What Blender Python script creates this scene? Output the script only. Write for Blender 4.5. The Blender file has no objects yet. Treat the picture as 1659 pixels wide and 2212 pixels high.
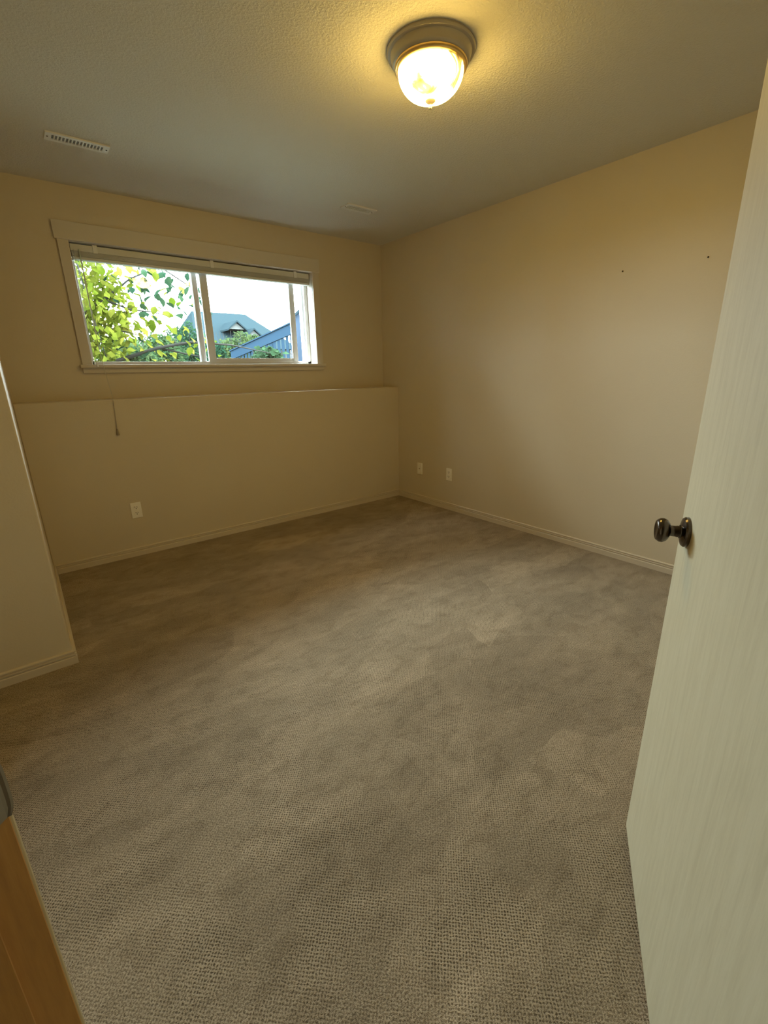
import bpy, bmesh, math, random
import numpy as np
from mathutils import Vector, Matrix

random.seed(7)
rng = np.random.default_rng(7)
scene = bpy.context.scene
COL = scene.collection

# ------------------------------------------------------------------ camera
CAM_H = 1.2694
YAW, PITCH, ROLL = math.radians(38.456), math.radians(17.168), math.radians(-1.155)
FPX = 975.0
cam_d = bpy.data.cameras.new('camera')
cam_d.sensor_fit = 'HORIZONTAL'
cam_d.sensor_width = 36.0
cam_d.lens = FPX / 1659.0 * 36.0
cam_d.clip_start = 0.02
cam_d.clip_end = 300
cam = bpy.data.objects.new('camera', cam_d)
COL.objects.link(cam)
fw = Vector((math.sin(YAW) * math.cos(PITCH), math.cos(YAW) * math.cos(PITCH), -math.sin(PITCH)))
rt0 = Vector((math.cos(YAW), -math.sin(YAW), 0))
up0 = rt0.cross(fw)
rt = rt0 * math.cos(ROLL) + up0 * math.sin(ROLL)
up = up0 * math.cos(ROLL) - rt0 * math.sin(ROLL)
M = Matrix(((rt.x, up.x, -fw.x), (rt.y, up.y, -fw.y), (rt.z, up.z, -fw.z))).to_4x4()
M.translation = Vector((0, 0, CAM_H))
cam.matrix_world = M
scene.camera = cam

# ------------------------------------------------------------------ sky, sun, exposure
SKY_STRENGTH = 25.0
SKY_COLOUR = (0.76, 0.91, 1.0, 1)
world = bpy.data.worlds.new('sky')
scene.world = world
world.use_nodes = True
wn = world.node_tree
wn.nodes.clear()
wbg = wn.nodes.new('ShaderNodeBackground')
wout = wn.nodes.new('ShaderNodeOutputWorld')
wbg.inputs['Color'].default_value = SKY_COLOUR
wbg.inputs['Strength'].default_value = SKY_STRENGTH
wn.links.new(wbg.outputs[0], wout.inputs[0])

sun_d = bpy.data.lights.new('sun', 'SUN')
sun_d.energy = 9.0
sun_d.angle = math.radians(0.6)
sun_d.color = (1.0, 0.93, 0.78)
sun = bpy.data.objects.new('sun', sun_d)
COL.objects.link(sun)
sun.location = (20, 2, 14)
sun.rotation_euler = Vector((0.86, -0.14, 0.50)).to_track_quat('Z', 'Y').to_euler()

# the window opening guides the sampling of the sky (a portal gives no light of its own)
por_d = bpy.data.lights.new('window_portal', 'AREA')
por_d.shape = 'RECTANGLE'
por_d.size, por_d.size_y = 1.80, 0.78
por_d.cycles.is_portal = True
por = bpy.data.objects.new('window_portal', por_d)
COL.objects.link(por)
por.location = (1.3875, 4.03, 1.742)
por.rotation_euler = (math.radians(-90), 0, 0)

scene.view_settings.view_transform = 'Standard'
scene.view_settings.look = 'None'
scene.view_settings.gamma = 1.0
scene.view_settings.use_curve_mapping = False
scene.view_settings.exposure = 1.55
scene.cycles.use_denoising = True
scene.cycles.max_bounces = 12
scene.cycles.diffuse_bounces = 8
scene.cycles.transparent_max_bounces = 16
scene.cycles.sample_clamp_indirect = 6.0
scene.cycles.caustics_reflective = False
scene.cycles.caustics_refractive = False

# ------------------------------------------------------------------ room sizes (metres)
H = 2.44          # ceiling
D = 3.84          # upper window wall
D2 = 3.602        # lower, thicker part of that wall
LEDGE = 1.129
R = 3.073         # right wall
CX, CY = 0.001, 2.336   # end corner of the closet wall
XL = -0.62        # left wall
YN = -0.18        # near wall
OX0, OX1, OZ0, OZ1 = 0.492, 2.283, 1.36, 2.124   # window opening
S = Vector((-0.083, 0.503, 0))    # strike-side edge of the doorway, in a diagonal wall
A = Vector((math.sqrt(.5), -math.sqrt(.5), 0))
B = Vector((math.sqrt(.5), math.sqrt(.5), 0))
DOOR_W = 0.768


# ------------------------------------------------------------------ helpers
def mk(name, verts, faces, mat=None, parent=None, smooth=False, edges=()):
    me = bpy.data.meshes.new(name)
    me.from_pydata([tuple(v) for v in verts], list(edges), faces)
    me.update()
    return link(name, me, mat, parent, smooth)


def link(name, me, mat=None, parent=None, smooth=False):
    if mat is not None:
        me.materials.append(mat)
    if smooth:
        me.polygons.foreach_set('use_smooth', [True] * len(me.polygons))
    o = bpy.data.objects.new(name, me)
    COL.objects.link(o)
    if parent is not None:
        o.parent = parent
    return o


def frombm(name, bm, mat=None, parent=None, smooth=False):
    bmesh.ops.recalc_face_normals(bm, faces=bm.faces)
    me = bpy.data.meshes.new(name)
    bm.to_mesh(me)
    bm.free()
    return link(name, me, mat, parent, smooth)


def bbox(bm, lo, hi, bevel=0.0, seg=2, m=None):
    r = bmesh.ops.create_cube(bm, size=1.0)
    vs = r['verts']
    for v in vs:
        v.co = Vector([(lo[i] + hi[i]) / 2 + v.co[i] * (hi[i] - lo[i]) for i in range(3)])
    if bevel > 0:
        es = list({e for v in vs for e in v.link_edges})
        rr = bmesh.ops.bevel(bm, geom=es, offset=bevel, segments=seg, affect='EDGES', profile=0.5)
        vs = list({v for f in rr['faces'] for v in f.verts} | {v for v in vs if v.is_valid})
    if m is not None:
        bmesh.ops.transform(bm, matrix=m, verts=vs)
    return bm


def box(name, lo, hi, mat, parent=None, bevel=0.0, m=None):
    return frombm(name, bbox(bmesh.new(), lo, hi, bevel, 2, m), mat, parent)


def boxes(name, lst, mat, parent=None, bevel=0.0):
    bm = bmesh.new()
    for lo, hi in lst:
        bbox(bm, lo, hi, bevel)
    return frombm(name, bm, mat, parent)


def prism(name, pts, z0, z1, mat, parent=None, smooth=False):
    n = len(pts)
    v = [(p[0], p[1], z0) for p in pts] + [(p[0], p[1], z1) for p in pts]
    f = [tuple(range(n))[::-1], tuple(range(n, 2 * n))] + [(i, (i + 1) % n, n + (i + 1) % n, n + i) for i in range(n)]
    bm = bmesh.new()
    bv = [bm.verts.new(q) for q in v]
    for q in f:
        bm.faces.new([bv[i] for i in q])
    return frombm(name, bm, mat, parent, smooth)


def sweep(name, profile, p0, p1, out, mat, parent=None):
    """profile of (outward, up) pairs carried along p0..p1; p0/p1 may carry mitres as extra shift per outward unit."""
    (a, ma), (b, mb) = p0, p1
    d = (Vector(b) - Vector(a)).normalized()
    out = Vector(out)
    va, vb = [], []
    for o, u in profile:
        va.append(Vector(a) + out * o + Vector((0, 0, u)) + d * (ma * o))
        vb.append(Vector(b) + out * o + Vector((0, 0, u)) + d * (mb * o))
    n = len(profile)
    bm = bmesh.new()
    bv = [bm.verts.new(q) for q in va + vb]
    for i in range(n):
        bm.faces.new([bv[i], bv[(i + 1) % n], bv[n + (i + 1) % n], bv[n + i]])
    bm.faces.new(bv[:n])
    bm.faces.new(bv[n:])
    return frombm(name, bm, mat, parent)


def lathe(name, prof, mat, parent=None, seg=48, m=None, smooth=True):
    bm = bmesh.new()
    rings = []
    for r_, z_ in prof:
        if r_ < 1e-6:
            rings.append([bm.verts.new((0, 0, z_))])
        else:
            rings.append([bm.verts.new((r_ * math.cos(2 * math.pi * k / seg), r_ * math.sin(2 * math.pi * k / seg), z_)) for k in range(seg)])
    for a, b in zip(rings, rings[1:]):
        for k in range(seg):
            k2 = (k + 1) % seg
            if len(a) == 1 and len(b) == 1:
                continue
            if len(a) == 1:
                bm.faces.new([a[0], b[k], b[k2]])
            elif len(b) == 1:
                bm.faces.new([a[k], b[0], a[k2]])
            else:
                bm.faces.new([a[k], b[k], b[k2], a[k2]])
    if m is not None:
        bmesh.ops.transform(bm, matrix=m, verts=bm.verts)
    o = frombm(name, bm, mat, parent, smooth)
    if smooth:
        auto_smooth(o)
    return o


def auto_smooth(o, ang=35):
    me = o.data
    bm = bmesh.new()
    bm.from_mesh(me)
    for e in bm.edges:
        if len(e.link_faces) == 2 and e.calc_face_angle(0) > math.radians(ang):
            e.smooth = False
    bm.to_mesh(me)
    bm.free()


def tube(bm, pts, rad, seg=6):
    pts = [Vector(p) for p in pts]
    if not isinstance(rad, (list, tuple)):
        rad = [rad] * len(pts)
    rings = []
    for i, p in enumerate(pts):
        d = (pts[min(i + 1, len(pts) - 1)] - pts[max(i - 1, 0)]).normalized()
        s = d.cross(Vector((0.13, 0.31, 0.94)))
        if s.length < 1e-4:
            s = d.cross(Vector((1, 0, 0)))
        s.normalize()
        t = d.cross(s)
        rings.append([bm.verts.new(p + (s * math.cos(2 * math.pi * k / seg) + t * math.sin(2 * math.pi * k / seg)) * rad[i]) for k in range(seg)])
    for a, b in zip(rings, rings[1:]):
        for k in range(seg):
            bm.faces.new([a[k], a[(k + 1) % seg], b[(k + 1) % seg], b[k]])
    bm.faces.new(rings[0][::-1])
    bm.faces.new(rings[-1])


def empty(name, loc=(0, 0, 0), rot=(0, 0, 0)):
    o = bpy.data.objects.new(name, None)
    o.empty_display_size = 0.1
    COL.objects.link(o)
    o.location = loc
    o.rotation_euler = rot
    return o


def tag(o, label=None, cat=None, group=None, kind=None):
    if label:
        o['label'] = label
    if cat:
        o['category'] = cat
    if group:
        o['group'] = group
    if kind:
        o['kind'] = kind
    return o


def struct(o, label, cat):
    return tag(o, label, cat, kind='structure')


# ------------------------------------------------------------------ materials
def new_mat(name):
    m = bpy.data.materials.new(name)
    m.use_nodes = True
    nt = m.node_tree
    b = nt.nodes['Principled BSDF']
    return m, nt, b


def N(nt, t, **kw):
    n = nt.nodes.new(t)
    for k, v in kw.items():
        setattr(n, k, v)
    return n


def coords(nt, scale=(1, 1, 1), rot=(0, 0, 0), kind='Object'):
    tc = N(nt, 'ShaderNodeTexCoord')
    mp = N(nt, 'ShaderNodeMapping')
    mp.inputs['Scale'].default_value = scale
    mp.inputs['Rotation'].default_value = rot
    nt.links.new(tc.outputs[kind], mp.inputs['Vector'])
    return mp.outputs[0]


def noise(nt, vec, scale, detail=3, rough=0.55, dist=0.0):
    n = N(nt, 'ShaderNodeTexNoise')
    n.inputs['Scale'].default_value = scale
    n.inputs['Detail'].default_value = detail
    n.inputs['Roughness'].default_value = rough
    n.inputs['Distortion'].default_value = dist
    nt.links.new(vec, n.inputs['Vector'])
    return n.outputs['Fac']


def ramp(nt, fac, stops):
    r = N(nt, 'ShaderNodeValToRGB')
    els = r.color_ramp.elements
    while len(els) < len(stops):
        els.new(0.5)
    for e, (p, c) in zip(els, stops):
        e.position = p
        e.color = (*c, 1) if len(c) == 3 else c
    nt.links.new(fac, r.inputs[0])
    return r.outputs[0]


def math_n(nt, op, a, b=None):
    m = N(nt, 'ShaderNodeMath', operation=op)
    for i, x in enumerate((a, b)):
        if x is None:
            continue
        if isinstance(x, (int, float)):
            m.inputs[i].default_value = x
        else:
            nt.links.new(x, m.inputs[i])
    return m.outputs[0]


def mix(nt, fac, a, b, mode='MIX'):
    m = N(nt, 'ShaderNodeMix', data_type='RGBA', blend_type=mode)
    for sock, x in ((m.inputs[0], fac), (m.inputs[6], a), (m.inputs[7], b)):
        if isinstance(x, (int, float)):
            sock.default_value = x
        elif isinstance(x, tuple):
            sock.default_value = (*x, 1)
        else:
            nt.links.new(x, sock)
    return m.outputs[2]


def bump(nt, b, h, strength, dist):
    n = N(nt, 'ShaderNodeBump')
    n.inputs['Strength'].default_value = strength
    n.inputs['Distance'].default_value = dist
    nt.links.new(h, n.inputs['Height'])
    nt.links.new(n.outputs[0], b.inputs['Normal'])


def plain(name, col, rough=0.5, metal=0.0, spec=0.5):
    m, nt, b = new_mat(name)
    b.inputs['Base Color'].default_value = (*col, 1)
    b.inputs['Roughness'].default_value = rough
    b.inputs['Metallic'].default_value = metal
    b.inputs['Specular IOR Level'].default_value = spec
    return m


def wall_mat():
    m, nt, b = new_mat('beige_wall_paint')
    v = coords(nt)
    c = ramp(nt, noise(nt, v, 1.3, 3), [(0.3, (0.615, 0.535, 0.390)), (0.7, (0.64, 0.56, 0.410))])
    nt.links.new(c, b.inputs['Base Color'])
    b.inputs['Roughness'].default_value = 0.45
    b.inputs['Specular IOR Level'].default_value = 0.5
    h = noise(nt, v, 130, 3, 0.6)
    bump(nt, b, h, 0.18, 0.003)
    return m


def ceiling_mat():
    m, nt, b = new_mat('textured_ceiling_paint')
    v = coords(nt)
    b.inputs['Base Color'].default_value = (0.68, 0.665, 0.59, 1)
    b.inputs['Roughness'].default_value = 0.8
    b.inputs['Specular IOR Level'].default_value = 0.2
    a = noise(nt, v, 95, 4, 0.65)
    r = ramp(nt, a, [(0.42, (0, 0, 0)), (0.62, (1, 1, 1))])
    bump(nt, b, r, 0.40, 0.005)
    return m


def carpet_mat():
    m, nt, b = new_mat('taupe_loop_carpet')
    v = coords(nt)
    # wobble the rows a little
    wob = N(nt, 'ShaderNodeTexNoise')
    wob.inputs['Scale'].default_value = 95
    wob.inputs['Detail'].default_value = 2
    nt.links.new(v, wob.inputs['Vector'])
    vm = N(nt, 'ShaderNodeVectorMath', operation='SCALE')
    nt.links.new(wob.outputs['Color'], vm.inputs[0])
    vm.inputs['Scale'].default_value = 0.0085
    va = N(nt, 'ShaderNodeVectorMath', operation='ADD')
    nt.links.new(v, va.inputs[0])
    nt.links.new(vm.outputs[0], va.inputs[1])
    sx = N(nt, 'ShaderNodeSeparateXYZ')
    nt.links.new(va.outputs[0], sx.inputs[0])
    k = 2 * math.pi / 0.0100
    s1 = math_n(nt, 'SINE', math_n(nt, 'MULTIPLY', sx.outputs[0], k))
    s2 = math_n(nt, 'SINE', math_n(nt, 'MULTIPLY', sx.outputs[1], k))
    pr = math_n(nt, 'MULTIPLY', s1, s2)
    # tufts stand in staggered rows with a small pit between every four of them
    pit = N(nt, 'ShaderNodeMapRange', interpolation_type='SMOOTHSTEP')
    pit.inputs['From Min'].default_value = -0.95
    pit.inputs['From Max'].default_value = 0.35
    nt.links.new(pr, pit.inputs['Value'])
    # where the pile is trodden the rows blur
    blur = ramp(nt, noise(nt, v, 3.4, 2), [(0.42, (0.35, 0.35, 0.35)), (0.60, (1, 1, 1))])
    loops = math_n(nt, 'ADD', math_n(nt, 'MULTIPLY', math_n(nt, 'SUBTRACT', pit.outputs[0], 0.6), blur), 0.6)
    fine = noise(nt, v, 640, 2, 0.7)
    mid = noise(nt, v, 230, 2, 0.6)
    hgt = math_n(nt, 'ADD', math_n(nt, 'ADD', math_n(nt, 'MULTIPLY', loops, 0.34), math_n(nt, 'MULTIPLY', fine, 0.70)), math_n(nt, 'MULTIPLY', mid, 0.72))
    # yarn: dark gaps with their shade put into the colour, pale fibre on top
    yarn = ramp(nt, hgt, [(0.66, (0.098, 0.070, 0.037)), (0.90, (0.300, 0.232, 0.148)), (1.10, (0.500, 0.402, 0.272))])
    # brushed and trodden patches of pile
    big = noise(nt, v, 2.0, 3, 0.6, 0.2)
    sm = noise(nt, coords(nt, (3.2, 5.5, 1), (0, 0, 0.6)), 3.0, 4, 0.6, 0.5)
    tr = noise(nt, coords(nt, (1.3, 3.4, 1), (0, 0, -0.5)), 1.7, 2, 0.5, 0.4)
    p1 = ramp(nt, big, [(0.36, (0.91, 0.905, 0.895)), (0.62, (1.04, 1.04, 1.05))])
    p2 = ramp(nt, sm, [(0.41, (0.86, 0.85, 0.83)), (0.435, (0.975, 0.975, 0.975)), (0.58, (1.0, 1.0, 1.0)), (0.60, (1.08, 1.08, 1.09))])
    p3 = ramp(nt, tr, [(0.40, (0.90, 0.90, 0.89)), (0.60, (1.04, 1.04, 1.04))])
    c = mix(nt, 1.0, yarn, p1, 'MULTIPLY')
    c = mix(nt, 1.0, c, p2, 'MULTIPLY')
    c = mix(nt, 1.0, c, p3, 'MULTIPLY')
    # wedge-shaped vacuum strokes, each brushed its own way
    wv = N(nt, 'ShaderNodeTexNoise')
    wv.inputs['Scale'].default_value = 3.0
    nt.links.new(v, wv.inputs['Vector'])
    ws = N(nt, 'ShaderNodeVectorMath', operation='SCALE')
    nt.links.new(wv.outputs['Color'], ws.inputs[0])
    ws.inputs['Scale'].default_value = 0.20
    wa = N(nt, 'ShaderNodeVectorMath', operation='ADD')
    nt.links.new(v, wa.inputs[0])
    nt.links.new(ws.outputs[0], wa.inputs[1])
    wm = N(nt, 'ShaderNodeMapping')
    wm.inputs['Rotation'].default_value = (0, 0, 0.5)
    wm.inputs['Scale'].default_value = (2.0, 5.2, 0)
    nt.links.new(wa.outputs[0], wm.inputs['Vector'])
    wc = N(nt, 'ShaderNodeTexVoronoi', voronoi_dimensions='2D')
    wc.inputs['Scale'].default_value = 1.0
    nt.links.new(wm.outputs[0], wc.inputs['Vector'])
    wsep = N(nt, 'ShaderNodeSeparateXYZ')
    nt.links.new(wc.outputs['Color'], wsep.inputs[0])
    p4 = ramp(nt, wsep.outputs[0], [(0.0, (0.88, 0.875, 0.865)), (0.40, (0.97, 0.97, 0.97)), (0.7, (1.0, 1.0, 1.0)), (1.0, (1.13, 1.13, 1.14))])
    c = mix(nt, 1.0, c, p4, 'MULTIPLY')
    nt.links.new(c, b.inputs['Base Color'])
    b.inputs['Roughness'].default_value = 1.0
    b.inputs['Specular IOR Level'].default_value = 0.05
    b.inputs['Sheen Weight'].default_value = 0.12
    b.inputs['Sheen Roughness'].default_value = 0.6
    bump(nt, b, hgt, 0.9, 0.004)
    return m


def wood_mat(name, c0, c1, c2, rough, grain_axis='z', sc=1.0, bumpy=0.15):
    m, nt, b = new_mat(name)
    s = {'z': (34 * sc, 34 * sc, 3.0 * sc), 'x': (3.0 * sc, 34 * sc, 34 * sc)}[grain_axis]
    v = coords(nt, s)
    n1 = noise(nt, v, 1.6, 5, 0.62, 0.5)
    v2 = coords(nt, tuple(q * 3 for q in s))
    n2 = noise(nt, v2, 2.2, 3, 0.6)
    f = math_n(nt, 'ADD', math_n(nt, 'MULTIPLY', n1, 0.7), math_n(nt, 'MULTIPLY', n2, 0.3))
    c = ramp(nt, f, [(0.34, c0), (0.52, c1), (0.70, c2)])
    nt.links.new(c, b.inputs['Base Color'])
    b.inputs['Roughness'].default_value = rough
    bump(nt, b, f, bumpy, 0.002)
    return m


def leaf_mat(name, c0, c1, trans=0.5):
    m, nt, b = new_mat(name)
    nt.nodes.remove(b)
    out = [n for n in nt.nodes if n.type == 'OUTPUT_MATERIAL'][0]
    oi = N(nt, 'ShaderNodeObjectInfo')
    v = coords(nt, (1, 1, 1))
    n1 = noise(nt, v, 7.0, 2)
    f = math_n(nt, 'ADD', math_n(nt, 'MULTIPLY', n1, 0.6), math_n(nt, 'MULTIPLY', oi.outputs['Random'], 0.4))
    c = ramp(nt, f, [(0.3, c0), (0.7, c1)])
    d = N(nt, 'ShaderNodeBsdfDiffuse')
    t = N(nt, 'ShaderNodeBsdfTranslucent')
    g = N(nt, 'ShaderNodeMixShader')
    g.inputs[0].default_value = trans
    nt.links.new(c, d.inputs['Color'])
    nt.links.new(c, t.inputs['Color'])
    nt.links.new(d.outputs[0], g.inputs[1])
    nt.links.new(t.outputs[0], g.inputs[2])
    nt.links.new(g.outputs[0], out.inputs['Surface'])
    return m


def pane_mat():
    m, nt, b = new_mat('clear_window_glass')
    nt.nodes.remove(b)
    out = [n for n in nt.nodes if n.type == 'OUTPUT_MATERIAL'][0]
    t = N(nt, 'ShaderNodeBsdfTransparent')
    t.inputs['Color'].default_value = (0.96, 0.98, 0.97, 1)
    g = N(nt, 'ShaderNodeBsdfGlossy')
    g.inputs['Roughness'].default_value = 0.0
    fr = N(nt, 'ShaderNodeFresnel')
    fr.inputs['IOR'].default_value = 1.5
    mx = N(nt, 'ShaderNodeMixShader')
    nt.links.new(fr.outputs[0], mx.inputs[0])
    nt.links.new(t.outputs[0], mx.inputs[1])
    nt.links.new(g.outputs[0], mx.inputs[2])
    nt.links.new(mx.outputs[0], out.inputs['Surface'])
    return m


def bowl_mat():
    m, nt, b = new_mat('lit_alabaster_glass')
    v = coords(nt)
    n1 = noise(nt, v, 9.0, 4, 0.6, 1.2)
    c = ramp(nt, n1, [(0.30, (1.0, 0.50, 0.06)), (0.42, (1.0, 0.63, 0.12)), (0.60, (1.0, 0.66, 0.16))])
    st = ramp(nt, n1, [(0.33, (0.015, 0.015, 0.015)), (0.40, (0.06, 0.06, 0.06)), (0.47, (1, 1, 1))])
    b.inputs['Base Color'].default_value = (0.85, 0.75, 0.55, 1)
    b.inputs['Roughness'].default_value = 0.25
    nt.links.new(c, b.inputs['Emission Color'])
    # the bulbs sit low in the bowl, so the glass is dimmer towards its rim
    sz = N(nt, 'ShaderNodeSeparateXYZ')
    nt.links.new(v, sz.inputs[0])
    low = N(nt, 'ShaderNodeMapRange')
    for k_, x_ in (('From Min', -.060), ('From Max', -.105), ('To Min', .10), ('To Max', 1.0)):
        low.inputs[k_].default_value = x_
    nt.links.new(sz.outputs[2], low.inputs['Value'])
    nt.links.new(math_n(nt, 'MULTIPLY', math_n(nt, 'MULTIPLY', st, low.outputs[0]), LAMP), b.inputs['Emission Strength'])
    return m


LAMP = 33.0
M_WALL = wall_mat()
M_CEIL = ceiling_mat()
M_CARPET = carpet_mat()
M_TRIM = plain('cream_trim_paint', (0.62, 0.54, 0.41), 0.42)
M_WTRIM = plain('pale_window_trim_paint', (0.62, 0.57, 0.48), 0.45)
M_VINYL = plain('white_vinyl', (0.72, 0.74, 0.74), 0.35)
M_BLIND = plain('white_blind_enamel', (0.62, 0.63, 0.60), 0.4)
M_PLASTIC = plain('ivory_plastic', (0.88, 0.85, 0.76), 0.35)
M_SLOT = plain('dark_slot', (0.035, 0.030, 0.026), 0.7)
M_VENT = plain('white_vent_enamel', (0.72, 0.72, 0.66), 0.45)
M_DUCT = plain('dull_duct_metal', (0.22, 0.22, 0.20), 0.6, 0.3)
M_PEWTER = plain('dark_pewter', (0.12, 0.10, 0.085), 0.22, 1.0)
M_STRIKE = plain('dull_bronze_plate', (0.32, 0.285, 0.235), 0.36, 0.75)
M_BRUSHED = plain('brushed_nickel', (0.50, 0.45, 0.34), 0.45, 0.35)
M_DOOR = wood_mat('pale_maple_laminate', (0.54, 0.475, 0.310), (0.595, 0.53, 0.355), (0.635, 0.57, 0.395), 0.48)
M_JAMB = wood_mat('honey_oak_jamb', (0.46, 0.235, 0.050), (0.54, 0.285, 0.064), (0.60, 0.33, 0.085), 0.5)
M_GLASS = pane_mat()
M_BOWL = bowl_mat()
M_CORD = plain('off_white_cord', (0.55, 0.52, 0.45), 0.6)
M_WAND = plain('clear_plastic_wand', (0.62, 0.70, 0.66), 0.25)

# ------------------------------------------------------------------ structure
struct(box('floor', (-2.4, -2.4, -0.12), (3.4, 4.02, 0.0), M_CARPET), 'beige textured loop carpet covering the whole bedroom floor', 'floor')
struct(box('ceiling', (-2.4, -2.4, H), (3.4, 4.04, H + 0.15), M_CEIL), 'off-white textured ceiling above the bedroom', 'ceiling')

WT = 0.20
struct(boxes('wall_far', [((XL - .3, D, 0), (OX0 - .012, D + WT, H)), ((OX1 + .012, D, 0), (R + .3, D + WT, H)),
                          ((OX0 - .012, D, 0), (OX1 + .012, D + WT, OZ0 - .02)), ((OX0 - .012, D, OZ1 + .012), (OX1 + .012, D + WT, H))], M_WALL),
       'upper beige wall around the wide window', 'wall')
struct(box('wall_far_lower', (0.0, D2, 0), (R + .05, D + .01, LEDGE), M_WALL, bevel=0.006), 'thicker lower half of the window wall with a shelf-like ledge', 'wall')
struct(box('wall_right', (R, YN - .3, 0), (R + .2, D + .1, H), M_WALL), 'long beige wall to the right of the window', 'wall')
# closet wall with a bull-nosed end
rad = 0.006
arc = [(CX - .011 - rad + rad * math.cos(t), CY + rad - rad * math.sin(t)) for t in [math.radians(90) * k / 8 for k in range(9)]]
cl = [(XL - .25, CY), (XL - .25, D + .05), (CX + .001, D + .05)] + arc
cw = prism('wall_closet', cl, 0, H, M_WALL, smooth=True)
auto_smooth(cw, 30)
struct(cw, 'beige closet wall with a rounded outer corner', 'wall')
struct(prism('wall_left', [(XL, 1.0), (XL, CY + .05), (XL - .2, CY + .05), (XL - .2, 0.8)], 0, H, M_WALL), 'short beige wall beside the closet', 'wall')
struct(box('wall_near', (0.50, YN - .2, 0), (R + .1, YN, H), M_WALL), 'beige wall behind the open door', 'wall')


def ab(a, b, z=0):
    p = S + A * a + B * b
    return Vector((p.x, p.y, z))


ROTD = Matrix(((A.x, B.x, 0, S.x), (A.y, B.y, 0, S.y), (0, 0, 1, 0), (0, 0, 0, 1)))   # local (a,b,z) -> world
JT, WD = 0.018, 0.115
bm = bmesh.new()
bbox(bm, (-0.80, -WD, 0), (-JT, 0, H), m=ROTD)
bbox(bm, (DOOR_W + JT, -WD, 0), (1.30, 0, H), m=ROTD)
bbox(bm, (-JT, -WD, 2.05), (DOOR_W + JT, 0, H), m=ROTD)
struct(frombm('wall_diagonal', bm, M_WALL), 'diagonal beige wall that holds the doorway', 'wall')
struct(box('wall_hall_left', (-0.55, -1.9, 0), (-0.40, -WD, H), M_WALL, m=ROTD), 'hallway wall on the strike side of the doorway', 'wall')
struct(box('wall_hall_right', (1.15, -1.9, 0), (1.30, -WD, H), M_WALL, m=ROTD), 'hallway wall on the hinge side of the doorway', 'wall')
struct(box('wall_hall_back', (-0.55, -2.0, 0), (1.30, -1.85, H), M_WALL, m=ROTD), 'wall closing the hallway behind the doorway', 'wall')

# baseboards, with two beads on the upper half
BP = [(0, 0), (0.013, 0), (0.013, 0.034), (0.011, 0.037), (0.0065, 0.039), (0.0065, 0.042), (0.0118, 0.0435), (0.0118, 0.049), (0.006, 0.051), (0.006, 0.0545), (0.0105, 0.056), (0.0105, 0.0615), (0.007, 0.066), (0, 0.066)]
struct(sweep('baseboard_far', BP, ((CX, D2, 0), 1), ((R, D2, 0), -1), (0, -1, 0), M_TRIM), 'moulded cream baseboard under the window', 'baseboard')
struct(sweep('baseboard_right', BP, ((R, D2, 0), 1), ((R, YN, 0), -1), (-1, 0, 0), M_TRIM), 'moulded cream baseboard along the long right wall', 'baseboard')
struct(sweep('baseboard_closet_front', BP, ((XL, CY, 0), 1), ((CX - .011, CY, 0), 1), (0, -1, 0), M_TRIM), 'moulded cream baseboard across the closet wall', 'baseboard')
struct(sweep('baseboard_closet_side', BP, ((CX - .011, CY, 0), -1), ((CX - .001, D2, 0), -1), (1, 0, 0), M_TRIM), 'moulded cream baseboard around the closet wall return', 'baseboard')
struct(sweep('baseboard_left', BP, ((XL, 1.04, 0), 0), ((XL, CY, 0), -1), (1, 0, 0), M_TRIM), 'moulded cream baseboard on the short wall beside the closet', 'baseboard')
struct(sweep('baseboard_near', BP, ((R, YN, 0), 1), ((0.62, YN, 0), 0), (0, 1, 0), M_TRIM), 'moulded cream baseboard behind the open door', 'baseboard')

# ------------------------------------------------------------------ window
win = empty('window_1', (1.3875, 3.98, OZ0))
struct(win, 'wide sliding window of white vinyl with a garden behind', 'window')


def wpart(name, lst, mat, parent=None, bevel=0.0):
    o = boxes(name, lst, mat, None, bevel)
    o.parent = parent or win
    o.matrix_parent_inverse = Matrix.Translation(-Vector(win.location))
    if parent is not None and parent is not win:
        o.matrix_parent_inverse = Matrix.Identity(4)
    return o


F0, F1 = 3.935, 4.005
wpart('window_frame', [((OX0, F0, OZ0), (OX0 + .024, F1, OZ1)), ((OX1 - .034, F0, OZ0), (OX1, F1, OZ1)),
                       ((OX0, F0, OZ0), (OX1, F1, OZ0 + .024)), ((OX0, F0, OZ1 - .05), (OX1, F1, OZ1)),
                       ((OX1 - .052, F0 + .018, OZ0), (OX1 - .03, F1, OZ1))], M_VINYL, bevel=0.003)
wpart('mullion', [((1.279, 3.955, OZ0 + .02), (1.318, F1, OZ1 - .03))], M_VINYL, bevel=0.003)
wpart('fixed_pane', [((OX0 + .02, 3.978, OZ0 + .02), (1.285, 3.982, OZ1 - .04))], M_GLASS)
sash = wpart('sliding_sash', [((1.333, 3.935, OZ0 + .016), (1.392, 3.958, OZ1 - .04)), ((2.102, 3.935, OZ0 + .016), (2.150, 3.958, OZ1 - .04)),
                              ((1.36, 3.937, OZ0 + .016), (2.12, 3.956, OZ0 + .052)), ((1.36, 3.937, OZ1 - .078), (2.12, 3.956, OZ1 - .04))], M_VINYL, bevel=0.003)
wpart('sash_pane', [((1.385, 3.945, OZ0 + .045), (2.108, 3.949, OZ1 - .07))], M_GLASS, sash)
lat = wpart('sash_latch', [((1.345, 3.922, 1.70), (1.372, 3.936, 1.78))], M_VINYL, sash, 0.003)
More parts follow.
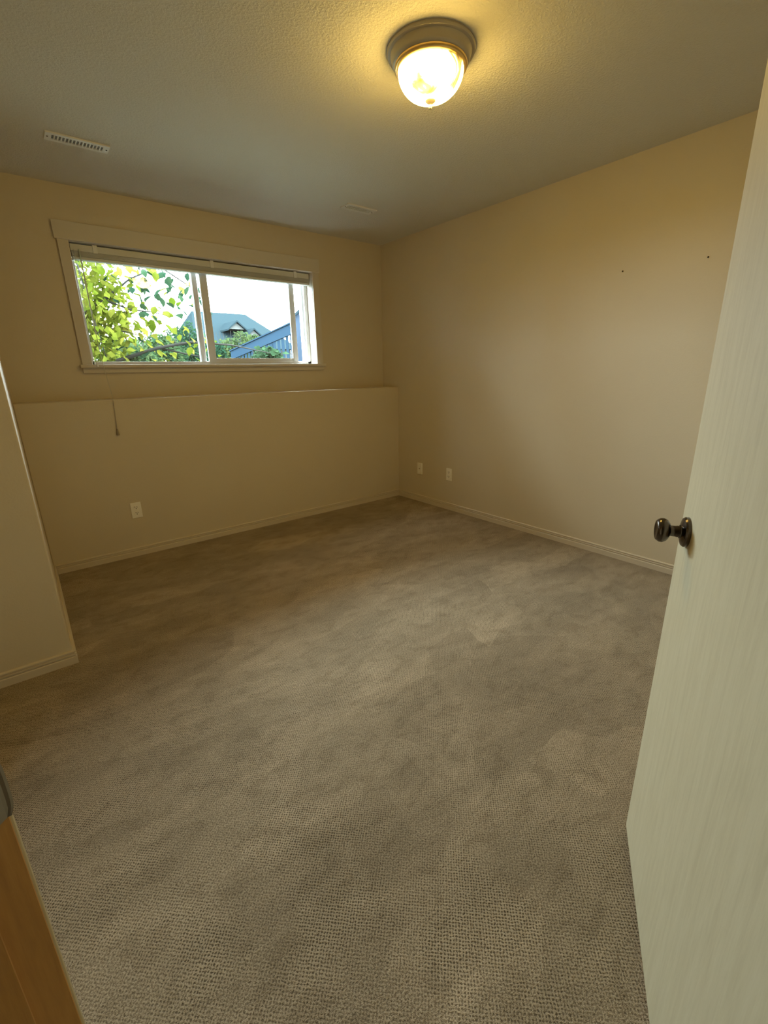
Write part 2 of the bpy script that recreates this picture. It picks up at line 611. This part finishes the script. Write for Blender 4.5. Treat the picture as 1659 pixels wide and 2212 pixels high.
# reveal lining
struct(boxes('trim_1', [((OX0 - .012, D - .001, OZ0), (OX0, D + .17, OZ1 + .012)), ((OX1, D - .001, OZ0), (OX1 + .012, D + .17, OZ1 + .012)),
                        ((OX0, D - .001, OZ1), (OX1, D + .17, OZ1 + .012))], M_WTRIM), 'pale lining boards inside the window opening', 'trim')
struct(box('trim_2', (0.415, D - .022, OZ1), (2.357, D, 2.231), M_WTRIM, bevel=.003), 'flat head casing board above the window', 'trim')
struct(box('trim_3', (0.428, D - .018, OZ0 - .004), (OX0 - .002, D, OZ1), M_WTRIM, bevel=.003), 'side casing board at the blind cord end of the window', 'trim')
struct(box('trim_4', (OX1 + .002, D - .018, OZ0 - .004), (2.349, D, OZ1), M_WTRIM, bevel=.003), 'side casing board of the window near the room corner', 'trim')
sill = empty('trim_5', (1.3875, D, 1.32))
struct(sill, 'projecting window sill with a moulded apron below', 'trim')
o = boxes('sill_board', [((0.412, D - .045, 1.338), (2.361, D + .10, OZ0))], M_WTRIM, None, .004)
o.parent = sill; o.matrix_parent_inverse = Matrix.Translation(-Vector(sill.location))
o = boxes('apron', [((0.425, D - .020, 1.304), (2.349, D, 1.340))], M_WTRIM, None, .003)
o.parent = sill; o.matrix_parent_inverse = Matrix.Translation(-Vector(sill.location))

# ------------------------------------------------------------------ raised blind
bl = empty('window_blind', (1.3875, 3.895, OZ1))
tag(bl, 'white slatted blind pulled up to the top of the window', 'blind')


def bpart(o, parent=None):
    o.parent = parent or bl
    if parent is None:
        o.matrix_parent_inverse = Matrix.Translation(-Vector(bl.location))
    return o


hr = bpart(boxes('headrail', [((OX0 + .006, 3.872, 2.074), (OX1 - .006, 3.918, 2.116))], M_BLIND, None, .003))
for x in (0.640, 1.42, 2.14):
    bpart(box('bracket', (x - .014, 3.866, 2.070), (x + .014, 3.922, 2.1235), M_VINYL, None, .002))
slat_me = None
for k in range(7):
    z = 2.0705 - .0042 * k
    o = box('slat', (OX0 + .010, 3.870, z - .0013), (OX1 - .010, 3.920, z + .0013), M_BLIND) if slat_me is None else None
    if o is None:
        o = bpy.data.objects.new('slat', slat_me)
        COL.objects.link(o)
        o.location = (0, 0, -.0042 * k)
    slat_me = o.data
    bpart(o)
bpart(boxes('bottom_rail', [((OX0 + .010, 3.868, 2.024), (OX1 - .010, 3.922, 2.042))], M_BLIND, None, .004))
# tilt wand against the glass, long cord draped over sill and ledge, short cord with tassel
bm = bmesh.new(); tube(bm, [(.545, 3.862, 2.085), (.547, 3.858, 1.72), (.548, 3.855, 1.56)], .0045, 8)
bpart(frombm('wand', bm, M_WAND, smooth=True))
bm = bmesh.new(); tube(bm, [(.548, 3.864, 2.08), (.548, 3.86, 1.60), (.547, 3.80, 1.375), (.547, 3.790, 1.352), (.543, 3.70, 1.25), (.537, 3.598, 1.150), (.536, 3.594, 1.10), (.527, 3.594, .93)], .0022, 6)
c = bpart(frombm('lift_cord', bm, M_CORD, smooth=True))
t = lathe('tassel', [(0, .935), (.004, .935), (.0055, .92), (.009, .897), (.0085, .892), (0, .892)], plain('grey_tassel', (.30, .26, .19), .6), None, 12, Matrix.Translation((.527, 3.592, 0)))
t.parent = c
bm = bmesh.new(); tube(bm, [(.515, 3.866, 2.08), (.513, 3.84, 1.70), (.511, 3.785, 1.372)], .0014, 6)
c = bpart(frombm('short_cord', bm, M_CORD, smooth=True))
t = lathe('tassel', [(0, 1.376), (.004, 1.376), (.0075, 1.352), (.007, 1.345), (0, 1.345)], M_VINYL, None, 12, Matrix.Translation((.511, 3.783, 0)))
t.parent = c

# ------------------------------------------------------------------ ceiling light
LX, LY = 1.515, 1.5625
cl_ = empty('ceiling_light', (LX, LY, H))
tag(cl_, 'lit round flush ceiling lamp with alabaster glass bowl and metal finial', 'ceiling lamp')
lathe('pan', [(0, 0), (.168, 0), (.169, -.006), (.166, -.012), (.156, -.015), (.152, -.022), (.149, -.036), (.143, -.046), (.139, -.048), (.137, -.052), (.1355, -.056), (.126, -.058), (0, -.058)], M_BRUSHED, cl_, 72)
lathe('trim_ring', [(.139, -.046), (.140, -.052), (.1385, -.058), (.134, -.062), (.127, -.063), (.124, -.058), (.130, -.046)], plain('brass_ring', (.70, .50, .20), .3, .9), cl_, 72)
bp_ = []
for k in range(17):
    t = math.radians(90) * k / 16
    bp_.append((.1275 * math.cos(t) ** .88 if k < 16 else 0, -.058 - .100 * math.sin(t)))
lathe('glass_bowl', bp_, M_BOWL, cl_, 64)
lathe('finial', [(0, -.148), (.0215, -.1535), (.0215, -.156), (.017, -.161), (.008, -.166), (.0055, -.169), (.007, -.174), (.0055, -.182), (0, -.184)], M_BRUSHED, cl_, 24)

# ------------------------------------------------------------------ ceiling registers
def register(name, x0, x1, y0, y1, label, closed):
    cx, cy = (x0 + x1) / 2, (y0 + y1) / 2
    e = empty(name, (cx, cy, H))
    tag(e, label, 'air vent')
    w, d = (x1 - x0) / 2, (y1 - y0) / 2
    sw, sd, n = w * .82, d * .56, 15
    bm = bmesh.new()
    # sloped face plate made of four bars round the grille
    for lo, hi in (((-w, -d, -.007), (w, -sd, 0)), ((-w, sd, -.007), (w, d, 0)), ((-w, -sd, -.007), (-sw, sd, 0)), ((sw, -sd, -.007), (w, sd, 0))):
        bbox(bm, lo, hi)
    frombm('face_plate', bm, M_VENT, e)
    box('duct', (-sw, -sd, -.0012), (sw, sd, -.0002), M_VENT if closed else M_DUCT, e)
    pitch = 2 * sw / n
    me = None
    for k in range(n + 1):
        x = -sw + pitch * k
        if me is None:
            o = box('louvre', (-.0028, -sd, -.0065), (.0028, sd, -.001), M_VENT, e)
            me = o.data
        else:
            o = bpy.data.objects.new('louvre', me); COL.objects.link(o); o.parent = e
        o.location = (x, 0, 0)
    for s in (-1, 1):
        lathe('screw', [(0, -.0092), (.0035, -.0088), (.0045, -.006), (0, -.006)], M_SLOT, e, 12, Matrix.Translation((s * w * .92, 0, 0)))
    return e


register('ceiling_vent', .392, .674, 3.112, 3.205, 'white slotted air register in the ceiling above the window blind', False)
register('ceiling_vent', 2.170, 2.434, 3.075, 3.178, 'flat shut air register in the ceiling near the long right wall', True)

# ------------------------------------------------------------------ outlets
def plate(name, loc, rotz, label, kind):
    """local frame: x right, z up, -y out of the wall"""
    e = empty(name, loc, (0, 0, rotz))
    tag(e, label, 'outlet' if kind == 'duplex' else 'wall plate')
    box('cover_plate', (-.035, -.006, -.058), (.035, .001, .058), M_PLASTIC, e, .003)
    if kind == 'duplex':
        for zc in (.0205, -.0205):
            bm = bmesh.new()
            pts = []
            for k in range(24):
                t = 2 * math.pi * k / 24
                pts.append((.0165 * math.cos(t), max(-.0135, min(.0135, .0175 * math.sin(t)))))
            v0 = [bm.verts.new((p[0], -.0055, p[1] + zc)) for p in pts]
            v1 = [bm.verts.new((p[0], -.0085, p[1] + zc)) for p in pts]
            for k in range(24):
                bm.faces.new([v0[k], v0[(k + 1) % 24], v1[(k + 1) % 24], v1[k]])
            bm.faces.new(v1)
            rc = frombm('receptacle', bm, M_PLASTIC, e)
            box('slot', (-.0080, -.0089, zc - .001), (-.0050, -.0080, zc + .009), M_SLOT, rc)
            box('slot', (.0050, -.0089, zc - .001), (.0080, -.0080, zc + .008), M_SLOT, rc)
            lathe('ground_hole', [(0, -.0005), (.0030, -.0005), (.0030, .0004), (0, .0004)], M_SLOT, rc, 12, Matrix.Translation((0, -.0085, zc - .0075)) @ Matrix.Rotation(math.radians(90), 4, 'X'))
        lathe('screw', [(0, .002), (.003, .0015), (.0035, 0), (0, 0)], M_PLASTIC, e, 12, Matrix.Translation((0, -.006, 0)) @ Matrix.Rotation(math.radians(90), 4, 'X'))
    else:
        lathe('socket', [(0, .008), (.0030, .008), (.0042, .008), (.0048, 0), (0, 0)], M_BRUSHED, e, 12, Matrix.Translation((0, -.006, 0)) @ Matrix.Rotation(math.radians(90), 4, 'X'))
        for s in (-1, 1):
            lathe('screw', [(0, .002), (.003, .0015), (.0035, 0), (0, 0)], M_PLASTIC, e, 12, Matrix.Translation((0, -.006, s * .042)) @ Matrix.Rotation(math.radians(90), 4, 'X'))
    return e


plate('power_outlet', (.552, D2, .345), 0, 'ivory duplex power outlet on the wall below the window', 'duplex')
plate('cable_plate', (R, 3.271, .339), math.radians(-90), 'ivory wall plate with a single cable socket near the room corner', 'coax')
plate('power_outlet', (R, 2.871, .341), math.radians(-90), 'ivory duplex power outlet on the long wall next to the cable plate', 'duplex')

# nails and a scuff on the right wall
M_NAIL = plain('dark_nail', (.07, .05, .03), .6, .2)
MR = Matrix.Rotation(math.radians(-90), 4, 'Y')
for (y, z, lb) in ((1.474, 1.833, 'small dark wall anchor left in the middle of the long wall'), (1.023, 1.829, 'small dark wall anchor left in the long wall beside the open door')):
    a_ = empty('wall_anchor', (R, y, z))
    tag(a_, lb, 'wall anchor')
    lathe('collar', [(.002, .003), (.0042, .002), (.0050, 0), (0, 0)], M_NAIL, a_, 12, MR)
    lathe('screw_tip', [(0, .007), (.0015, .006), (.002, .001), (0, .001)], M_NAIL, a_, 10, MR)

# ------------------------------------------------------------------ door frame in the diagonal wall
def jpart(name, lo, hi, mat, parent=None, bevel=0.0):
    o = box(name, lo, hi, mat, None, bevel, ROTD)
    if parent is not None:
        o.parent = parent
    return o


j1 = jpart('trim_6', (-JT, -WD, 0), (0, 0, 2.05), M_JAMB, None, .002)
struct(j1, 'brown wooden door jamb carrying the latch strike plate', 'trim')
jpart('door_stop', (0, -WD + .02, 0), (.010, -.046, 2.04), M_JAMB, j1, .002)
# strike plate with a curled lip past the jamb edge
ZS0, ZS1 = .858, .930
prof = [(.0015, -.034), (.0015, -.004), (.0022, -.001), (.0034, .0018), (.0040, .0042), (.0026, .0050), (.0016, .0026), (.0006, -.0004), (.0000, -.004), (.0000, -.034)]
bm = bmesh.new()
cols = []
nz = 9
for i in range(nz):
    t = i / (nz - 1)
    z = ZS0 + (ZS1 - ZS0) * t
    curl = 1 - abs(2 * t - 1) ** 5
    cols.append([bm.verts.new(ab(a_, b_ if b_ < -.004 else -.004 + (b_ + .004) * (.35 + .65 * curl), z)) for a_, b_ in prof])
for c0, c1 in zip(cols, cols[1:]):
    for k in range(len(prof)):
        k2 = (k + 1) % len(prof)
        bm.faces.new([c0[k], c0[k2], c1[k2], c1[k]])
bm.faces.new(cols[0]); bm.faces.new(cols[-1])
sp = frombm('strike_plate', bm, M_STRIKE, j1)
tag(sp, 'dark metal strike plate with curled lip')
jpart('latch_hole', (.0008, -.026, ZS0 + .020), (.0018, -.010, ZS1 - .020), M_SLOT, sp)
for z in (ZS0 + .009, ZS1 - .009):
    lathe('screw', [(0, .0010), (.003, .0008), (.0035, 0), (0, 0)], M_BRUSHED, sp, 12, Matrix.Translation(ab(.0015, -.018, z)) @ A.to_track_quat('Z', 'Y').to_matrix().to_4x4())
j2 = jpart('trim_7', (DOOR_W, -WD, 0), (DOOR_W + JT, 0, 2.05), M_JAMB, None, .002)
struct(j2, 'brown wooden door jamb on the hinge side of the doorway', 'trim')
jpart('door_stop', (DOOR_W - .010, -WD + .02, 0), (DOOR_W, -.046, 2.04), M_JAMB, j2, .002)
struct(jpart('trim_8', (0, -WD, 2.032), (DOOR_W, 0, 2.05), M_JAMB, None, .002), 'brown wooden head jamb over the doorway', 'trim')
for n_, lo, hi, lb in (('trim_9', (-.064, 0, 0), (-.006, .0085, 2.09), 'door casing board on the strike side of the doorway'),
                       ('trim_10', (DOOR_W + .024, 0, 0), (DOOR_W + .080, .012, 2.09), 'door casing board on the hinge side of the doorway'),
                       ('trim_11', (-.005, 0, 2.040), (DOOR_W + .024, .012, 2.09), 'door casing board over the doorway')):
    struct(jpart(n_, lo, hi, M_DOOR, None, .003), lb, 'trim')

# ------------------------------------------------------------------ open door
P0 = Vector((1.131, .338, 0))
ddir = Vector((.388, .22, 0)).normalized()
dn = Vector((-ddir.y, ddir.x, 0))
ROTO = Matrix(((ddir.x, dn.x, 0, P0.x), (ddir.y, dn.y, 0, P0.y), (0, 0, 1, 0), (0, 0, 0, 1)))
door = empty('door_1')
door.matrix_world = ROTO
struct(door, 'open flat cream wood-grain door with dark knob', 'door')
box('door_slab', (-.762, -.035, .018), (0, 0, 2.032), M_DOOR, door, .0015)
KM = Matrix.Translation((-.060, 0, .928)) @ Matrix.Rotation(math.radians(-90), 4, 'X')
rose = [(0, 0), (.0325, 0), (.0325, .006), (.030, .0095), (.020, .0125), (.0145, .0135), (.0145, .015)]
neck = [(.0125, .010), (.0125, .021), (.0118, .022), (.0118, .034), (.0135, .037), (.010, .040)]
knob = [(.0105, .0325), (.017, .0345), (.0235, .0395), (.0268, .0465), (.0262, .0525), (.0215, .0590), (.0195, .0598), (.0165, .0592), (.009, .0578), (0, .0574)]


def knobset(m):
    lathe('rose', rose, M_PEWTER, door, 40, m)
    k = lathe('knob', knob, M_PEWTER, door, 40, m)
    lathe('neck', neck, M_PEWTER, k, 32, m)


knobset(KM)
knobset(Matrix.Translation((-.060, -.035, .928)) @ Matrix.Rotation(math.radians(90), 4, 'X'))
box('latch_plate', (-.0005, -.030, .900), (.0012, -.005, .956), M_STRIKE, door)
for z in (.25, 1.02, 1.80):
    lathe('hinge', [(0, z - .045), (.006, z - .045), (.006, z + .045), (0, z + .045)], M_STRIKE, door, 12, Matrix.Translation((-.764, -.041, 0)))

# ------------------------------------------------------------------ garden
M_GRASS = plain('lawn_green', (.075, .08, .068), 1.0, 0, 0)
M_BARK = plain('grey_brown_bark', (.014, .014, .013), .9, 0, 0)
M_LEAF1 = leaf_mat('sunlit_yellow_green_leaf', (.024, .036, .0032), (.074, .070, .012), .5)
M_LEAF2 = leaf_mat('deep_green_and_shaded_leaf', (.0045, .013, .0075), (.012, .024, .012), .3)  # shrub green; on the tree it puts shade into the leaf colour
M_LEAF3 = leaf_mat('pale_green_leaf', (.009, .020, .009), (.036, .044, .016), .35)
M_FENCE = plain('weathered_blue_grey_wood', (.0065, .0125, .0195), .9, 0, 0)
M_ROOF = plain('grey_blue_roof_shingle', (.0062, .0098, .0114), .9, 0, 0)
M_HWALL = plain('pale_house_siding', (.024, .026, .026), .8, 0, 0)
M_HTRIM = plain('white_house_trim', (.035, .036, .034), .7, 0, 0)
M_SHED = plain('blue_grey_siding', (.0110, .0155, .0215), .85, 0, 0)
M_HGLASS = plain('dark_house_glass', (.004, .006, .008), .6, 0, 0)
GZ = .95
struct(box('ground', (-30, D + WT, GZ - .3), (45, 70, GZ), M_GRASS), 'lawn outside the window', 'ground')


def leaf_mesh(name, L, Wd, mat):
    """folded ovate leaf, tip along +x"""
    pts = [(0, 0, 0), (.25 * L, .42 * Wd, .10 * Wd), (.55 * L, .5 * Wd, .14 * Wd), (.82 * L, .26 * Wd, .06 * Wd), (L, 0, -.10 * L),
           (.82 * L, -.26 * Wd, .06 * Wd), (.55 * L, -.5 * Wd, .14 * Wd), (.25 * L, -.42 * Wd, .10 * Wd), (.3 * L, 0, .0), (.65 * L, 0, -.02 * L)]
    f = [(0, 8, 1), (1, 8, 9, 2), (2, 9, 3), (3, 9, 4), (0, 7, 8), (7, 6, 9, 8), (6, 5, 9), (5, 4, 9)]
    me = bpy.data.meshes.new(name)
    me.from_pydata(pts, [], f)
    me.materials.append(mat)
    me.polygons.foreach_set('use_smooth', [True] * len(f))
    return me


def leaves_stuff(name, centres, size, mat, parent, droop=.5):
    """many small folded leaves as one mesh"""
    n = len(centres)
    c = np.asarray(centres, float)
    th = rng.uniform(0, 2 * np.pi, n)
    el = rng.normal(-droop, .5, n)
    d = np.stack([np.cos(th) * np.cos(el), np.sin(th) * np.cos(el), np.sin(el)], 1)
    rnd = rng.normal(size=(n, 3))
    s = np.cross(d, rnd); s /= np.linalg.norm(s, axis=1)[:, None] + 1e-9
    u = np.cross(s, d)
    L = size * rng.uniform(.7, 1.25, n)[:, None]
    W_ = L * .30
    v = np.stack([c, c + d * L * .5 + s * W_ + u * W_ * .3, c + d * L, c + d * L * .5 - s * W_ + u * W_ * .3], 1).reshape(-1, 3)
    i = np.arange(n)[:, None] * 4
    f = np.concatenate([i + np.array([[0, 1, 2]]), i + np.array([[0, 2, 3]])], 1).reshape(-1, 3)
    me = bpy.data.meshes.new(name)
    me.vertices.add(len(v)); me.vertices.foreach_set('co', v.ravel())
    me.loops.add(f.size); me.loops.foreach_set('vertex_index', f.ravel().astype(np.int32))
    me.polygons.add(len(f)); me.polygons.foreach_set('loop_start', np.arange(0, f.size, 3, dtype=np.int32))
    me.update(calc_edges=True)
    o = link(name, me, mat, parent)
    o['kind'] = 'stuff'
    return o


# tree just outside the window: trunk behind the wall, branches crossing the left pane
tree = empty('garden_tree', (.25, 5.6, GZ))
tag(tree, 'leafy yellow-green tree reaching across the window outside', 'tree')
TB = Vector((.25, 5.6, GZ))


def tl(p):
    return Vector(p) - TB


branches = [
    ([(.25, 5.6, GZ), (.28, 5.6, 1.6), (.24, 5.62, 2.4), (.32, 5.65, 3.3)], [.07, .06, .05, .03]),
    ([(.28, 5.6, 1.20), (.62, 5.45, 1.36), (.93, 5.4, 1.44), (1.30, 5.35, 1.56), (1.62, 5.3, 1.62), (2.05, 5.3, 1.60), (2.55, 5.35, 1.52)], [.03, .022, .019, .017, .013, .009, .004]),
    ([(1.30, 5.35, 1.56), (1.60, 5.4, 1.50), (1.95, 5.4, 1.44)], [.010, .008, .004]),
    ([(.26, 5.6, 1.7), (.60, 5.5, 1.82), (.90, 5.45, 2.00), (1.15, 5.4, 2.20), (1.40, 5.4, 2.32)], [.024, .018, .013, .009, .005]),
    ([(.24, 5.6, 2.2), (.62, 5.5, 2.34), (1.05, 5.4, 2.40), (1.45, 5.35, 2.32), (1.76, 5.3, 2.12)], [.024, .018, .013, .009, .004]),
    ([(.70, 5.3, 2.45), (.72, 5.25, 2.10), (.76, 5.25, 1.75), (.80, 5.25, 1.42)], [.006, .007, .006, .004]),
    ([(.90, 5.45, 2.00), (1.10, 5.4, 1.92), (1.30, 5.35, 1.90), (1.48, 5.3, 1.86)], [.010, .008, .006, .003]),
    ([(.60, 5.5, 1.82), (.85, 5.4, 1.74), (1.05, 5.35, 1.70), (1.25, 5.35, 1.64)], [.010, .008, .006, .003]),
]
for k, (pts, rd) in enumerate(branches):
    bm = bmesh.new()
    tube(bm, [tl(p) for p in pts], rd, 7)
    frombm('trunk' if k == 0 else 'branch', bm, M_BARK, tree, smooth=True)
leaf_mes = [leaf_mesh('leaf', .092, .060, M_LEAF1), leaf_mesh('leaf', .075, .050, M_LEAF1), leaf_mesh('leaf', .110, .070, M_LEAF1)]
leaf_dk = [leaf_mesh('leaf', .105, .070, M_LEAF2), leaf_mesh('leaf', .085, .058, M_LEAF2)]  # darker copies for leaves in shade, mostly in the upper cluster


def along(pts, t):
    s = [0]
    for a, b in zip(pts, pts[1:]):
        s.append(s[-1] + (Vector(b) - Vector(a)).length)
    q = t * s[-1]
    for k in range(len(pts) - 1):
        if q <= s[k + 1] or k == len(pts) - 2:
            u = (q - s[k]) / (s[k + 1] - s[k])
            return Vector(pts[k]).lerp(Vector(pts[k + 1]), min(1, u))


plan = [(1, 40, .09, .75), (2, 10, .08, 1.0), (3, 62, .12, 1.0), (4, 84, .12, 1.0), (5, 26, .12, 1.0), (6, 40, .11, 1.0), (7, 38, .11, 1.0)]
for bi, cnt, sp_, tmax in plan:
    pts = branches[bi][0]
    for k in range(cnt):
        t = random.uniform(.42 if bi == 4 else .2, tmax)
        p = along(pts, t) + Vector((random.gauss(0, sp_), random.gauss(0, sp_), random.gauss(-.10 if bi == 4 else -.03, sp_)))
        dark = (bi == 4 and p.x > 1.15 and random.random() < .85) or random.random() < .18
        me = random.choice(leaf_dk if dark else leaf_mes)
        o = bpy.data.objects.new('leaf', me)
        COL.objects.link(o)
        o.parent = tree
        o.location = tl(p)
        o.rotation_euler = (random.gauss(0, .5), random.uniform(.2, 1.2), random.uniform(0, 2 * math.pi))
        o.scale = [random.uniform(.8, 1.25)] * 3
cen = []
for _ in range(4200):
    bi = random.choice([3, 4, 5, 6, 7, 1, 0])
    t = random.uniform(.0, .75 if bi in (1, 3, 4) else 1)
    p = along(branches[bi][0], t) + Vector((random.gauss(-.15, .22), random.gauss(.25, .28), random.gauss(0, .24)))
    if p.x < 1.12 - .30 * abs(p.z - 1.9):
        cen.append(tl(p))
leaves_stuff('far_foliage', cen, .085, M_LEAF1, tree)


def bush(name, loc, rx, ry, h, n, size, mat, label, cat='shrub', bark=True):
    e = empty(name, loc)
    tag(e, label, cat)
    bm = bmesh.new()
    for k in range(7):
        t = 2 * math.pi * k / 7
        tube(bm, [(0, 0, 0), (.35 * rx * math.cos(t), .35 * ry * math.sin(t), h * .45), (.6 * rx * math.cos(t), .6 * ry * math.sin(t), h * .85)], [.02, .014, .006], 5)
    frombm('stem', bm, M_BARK, e)
    c = []
    lumps = [(rng.normal(0, .45, 2), rng.uniform(.45, .85)) for _ in range(9)]
    for _ in range(n):
        (q, zz) = lumps[rng.integers(9)]
        v = rng.normal(size=3); v /= np.linalg.norm(v)
        rr = rng.uniform(.55, 1.0) ** .5
        x = q[0] * rx * .9 + v[0] * rr * rx * .45
        y = q[1] * ry * .9 + v[1] * rr * ry * .45
        z = zz * h * .75 + v[2] * rr * h * .32
        c.append((x, y, max(.02, z)))
    leaves_stuff('foliage', c, size, mat, e)
    return e


bush('garden_shrub', (2.20, 9.0, GZ), .62, .5, 1.12, 6000, .07, M_LEAF3, 'pale green shrub beyond the tree branch outside the window')
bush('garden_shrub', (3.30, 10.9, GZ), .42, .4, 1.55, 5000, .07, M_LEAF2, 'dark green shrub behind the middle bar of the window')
bush('garden_shrub', (6.05, 15.6, GZ), .75, .6, 2.0, 6000, .10, M_LEAF3, 'light green bush in front of the grey-roofed house')
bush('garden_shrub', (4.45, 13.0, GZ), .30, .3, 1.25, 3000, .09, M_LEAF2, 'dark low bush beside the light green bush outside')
bush('garden_shrub', (1.25, 7.2, GZ), .55, .4, .95, 6000, .07, M_LEAF3, 'green shrub hidden behind the tree leaves outside')
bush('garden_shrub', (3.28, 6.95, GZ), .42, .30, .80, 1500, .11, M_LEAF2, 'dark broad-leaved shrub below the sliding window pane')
bush('garden_shrub', (3.66, 6.05, GZ), .16, .2, .75, 500, .12, M_LEAF1, 'bright broad-leaved plant seen through the window gap')

# fence running away from the house, its top falling with the slope of the garden
FA, FB = Vector((5.62, 10.5, GZ)), Vector((5.42, 14.0, GZ))
fd = (FB - FA).normalized()
flen = (FB - FA).length
fence = empty('garden_fence', FA, (0, 0, math.atan2(fd.y, fd.x)))
tag(fence, 'weathered slatted wooden fence with broad sloping top rail outside the window', 'fence')
TOP, FALL = 1.51, -.47 / 3.506


def slope_board(name, x0, x1, y0, y1, za, zb):
    v = [(x, y, z + FALL * x) for x in (x0, x1) for y in (y0, y1) for z in (za, zb)]
    bm = bmesh.new()
    bv = [bm.verts.new(p) for p in v]
    for q in ((0, 1, 3, 2), (4, 6, 7, 5), (0, 4, 5, 1), (2, 3, 7, 6), (0, 2, 6, 4), (1, 5, 7, 3)):
        bm.faces.new([bv[i] for i in q])
    return frombm(name, bm, M_FENCE, fence)


slope_board('top_rail', 0, flen, -.02, .03, TOP - .26, TOP - .03)
slope_board('cap', -.03, flen + .03, -.05, .06, TOP - .03, TOP)
slope_board('bottom_rail', 0, flen, -.06, -.007, .42, .52)
for k in range(int(flen / .21) + 1):
    x0 = k * .21
    slope_board('picket', x0, x0 + .118, -.006, .006, -FALL * x0 + .02, TOP - .24)
for k in range(4):
    x0 = k * (flen - .09) / 3
    slope_board('post', x0, x0 + .09, -.10, -.02, -FALL * x0, TOP - .03)


def solid(name, v, f, mat, parent):
    bm = bmesh.new()
    bv = [bm.verts.new(p) for p in v]
    for q in f:
        bm.faces.new([bv[i] for i in q])
    return frombm(name, bm, mat, parent)


# house beyond the garden
HX, HY = 13.2, 32.0
house = empty('neighbour_house', (HX, HY, GZ))
tag(house, 'far house with a grey hipped roof and white gables', 'house')
box('wall', (-2.5, 0.4, 0), (3.9, 7.6, 2.15), M_HWALL, house)
rz = 1.27 + 35.6 * .1245 - GZ
solid('roof', [(-3.2, -.2, 2.1), (4.4, -.2, 2.1), (4.4, 8.2, 2.1), (-3.2, 8.2, 2.1), (-2.0, 3.6, rz), (1.95, 3.6, rz)],
      [(0, 1, 5, 4), (1, 2, 5), (2, 3, 4, 5), (3, 0, 4), (0, 3, 2, 1)], M_ROOF, house)


def dormer(x, y, w, zt, zb):
    d = solid('dormer', [(x - w, y, zb), (x + w, y, zb), (x, y, zt), (x - w, y + 2.6, zb), (x + w, y + 2.6, zb), (x, y + 2.6, zt)],
              [(0, 1, 2), (3, 5, 4), (0, 2, 5, 3), (1, 4, 5, 2), (0, 3, 4, 1)], M_HTRIM, house)
    solid('dormer_roof', [(x - w - .15, y - .2, zb - .02), (x, y - .2, zt + .14), (x + w + .15, y - .2, zb - .02), (x - w - .15, y + 2.7, zb - .02), (x, y + 2.7, zt + .14), (x + w + .15, y + 2.7, zb - .02),
                          (x - w - .15, y - .2, zb - .12), (x, y - .2, zt + .03), (x + w + .15, y - .2, zb - .12), (x - w - .15, y + 2.7, zb - .12), (x, y + 2.7, zt + .03), (x + w + .15, y + 2.7, zb - .12)],
          [(0, 1, 4, 3), (1, 2, 5, 4), (6, 9, 10, 7), (7, 10, 11, 8), (0, 6, 7, 1), (1, 7, 8, 2), (3, 4, 10, 9), (4, 5, 11, 10), (0, 3, 9, 6), (2, 8, 11, 5)], M_ROOF, d)


dormer(13.05 - HX, .3, .55, 1.27 + 32.3 * .107 - GZ, 1.27 + 32.3 * .094 - GZ)
dormer(14.15 - HX, .1, .42, 1.27 + 32.1 * .0935 - GZ, 1.27 + 32.1 * .083 - GZ)
for x in (-1.6, .4, 2.6):
    w_ = box('window', (x - .5, .36, .8), (x + .5, .42, 1.8), M_HTRIM, house)
    box('pane', (x - .43, .34, .87), (x + .43, .37, 1.73), M_HGLASS, w_)

# grey building glimpsed through the window gap
SX, SY = 6.95, 12.75
shed = empty('garden_building', (SX, SY, GZ), (0, 0, math.radians(-31)))
tag(shed, 'blue-grey gabled building glimpsed through the window gap', 'building')
solid('wall', [(0, 0, 0), (3, 0, 0), (3, 3, 0), (0, 3, 0), (0, 0, 1.95), (3, 0, 1.95), (3, 3, 1.95), (0, 3, 1.95), (.8, 0, 2.60), (.8, 3, 2.60)],
      [(0, 1, 5, 8, 4), (3, 7, 9, 6, 2), (0, 4, 7, 3), (1, 2, 6, 5), (0, 3, 2, 1), (4, 8, 9, 7), (5, 6, 9, 8)], M_SHED, shed)
solid('roof', [(-.08, -.08, 1.95), (.8, -.08, 2.67), (3.1, -.08, 1.95), (-.08, 3.1, 1.95), (.8, 3.1, 2.67), (3.1, 3.1, 1.95),
               (-.08, -.08, 1.87), (.8, -.08, 2.59), (3.1, -.08, 1.87), (-.08, 3.1, 1.87), (.8, 3.1, 2.59), (3.1, 3.1, 1.87)],
      [(0, 1, 4, 3), (1, 2, 5, 4), (6, 9, 10, 7), (7, 10, 11, 8), (0, 6, 7, 1), (1, 7, 8, 2), (3, 4, 10, 9), (4, 5, 11, 10), (0, 3, 9, 6), (2, 8, 11, 5)], M_ROOF, shed)
w_ = box('window', (.16, -.03, .95), (.75, .02, 1.50), M_SHED, shed)
box('pane', (.20, -.045, 1.0), (.70, -.02, 1.45), M_HGLASS, w_)
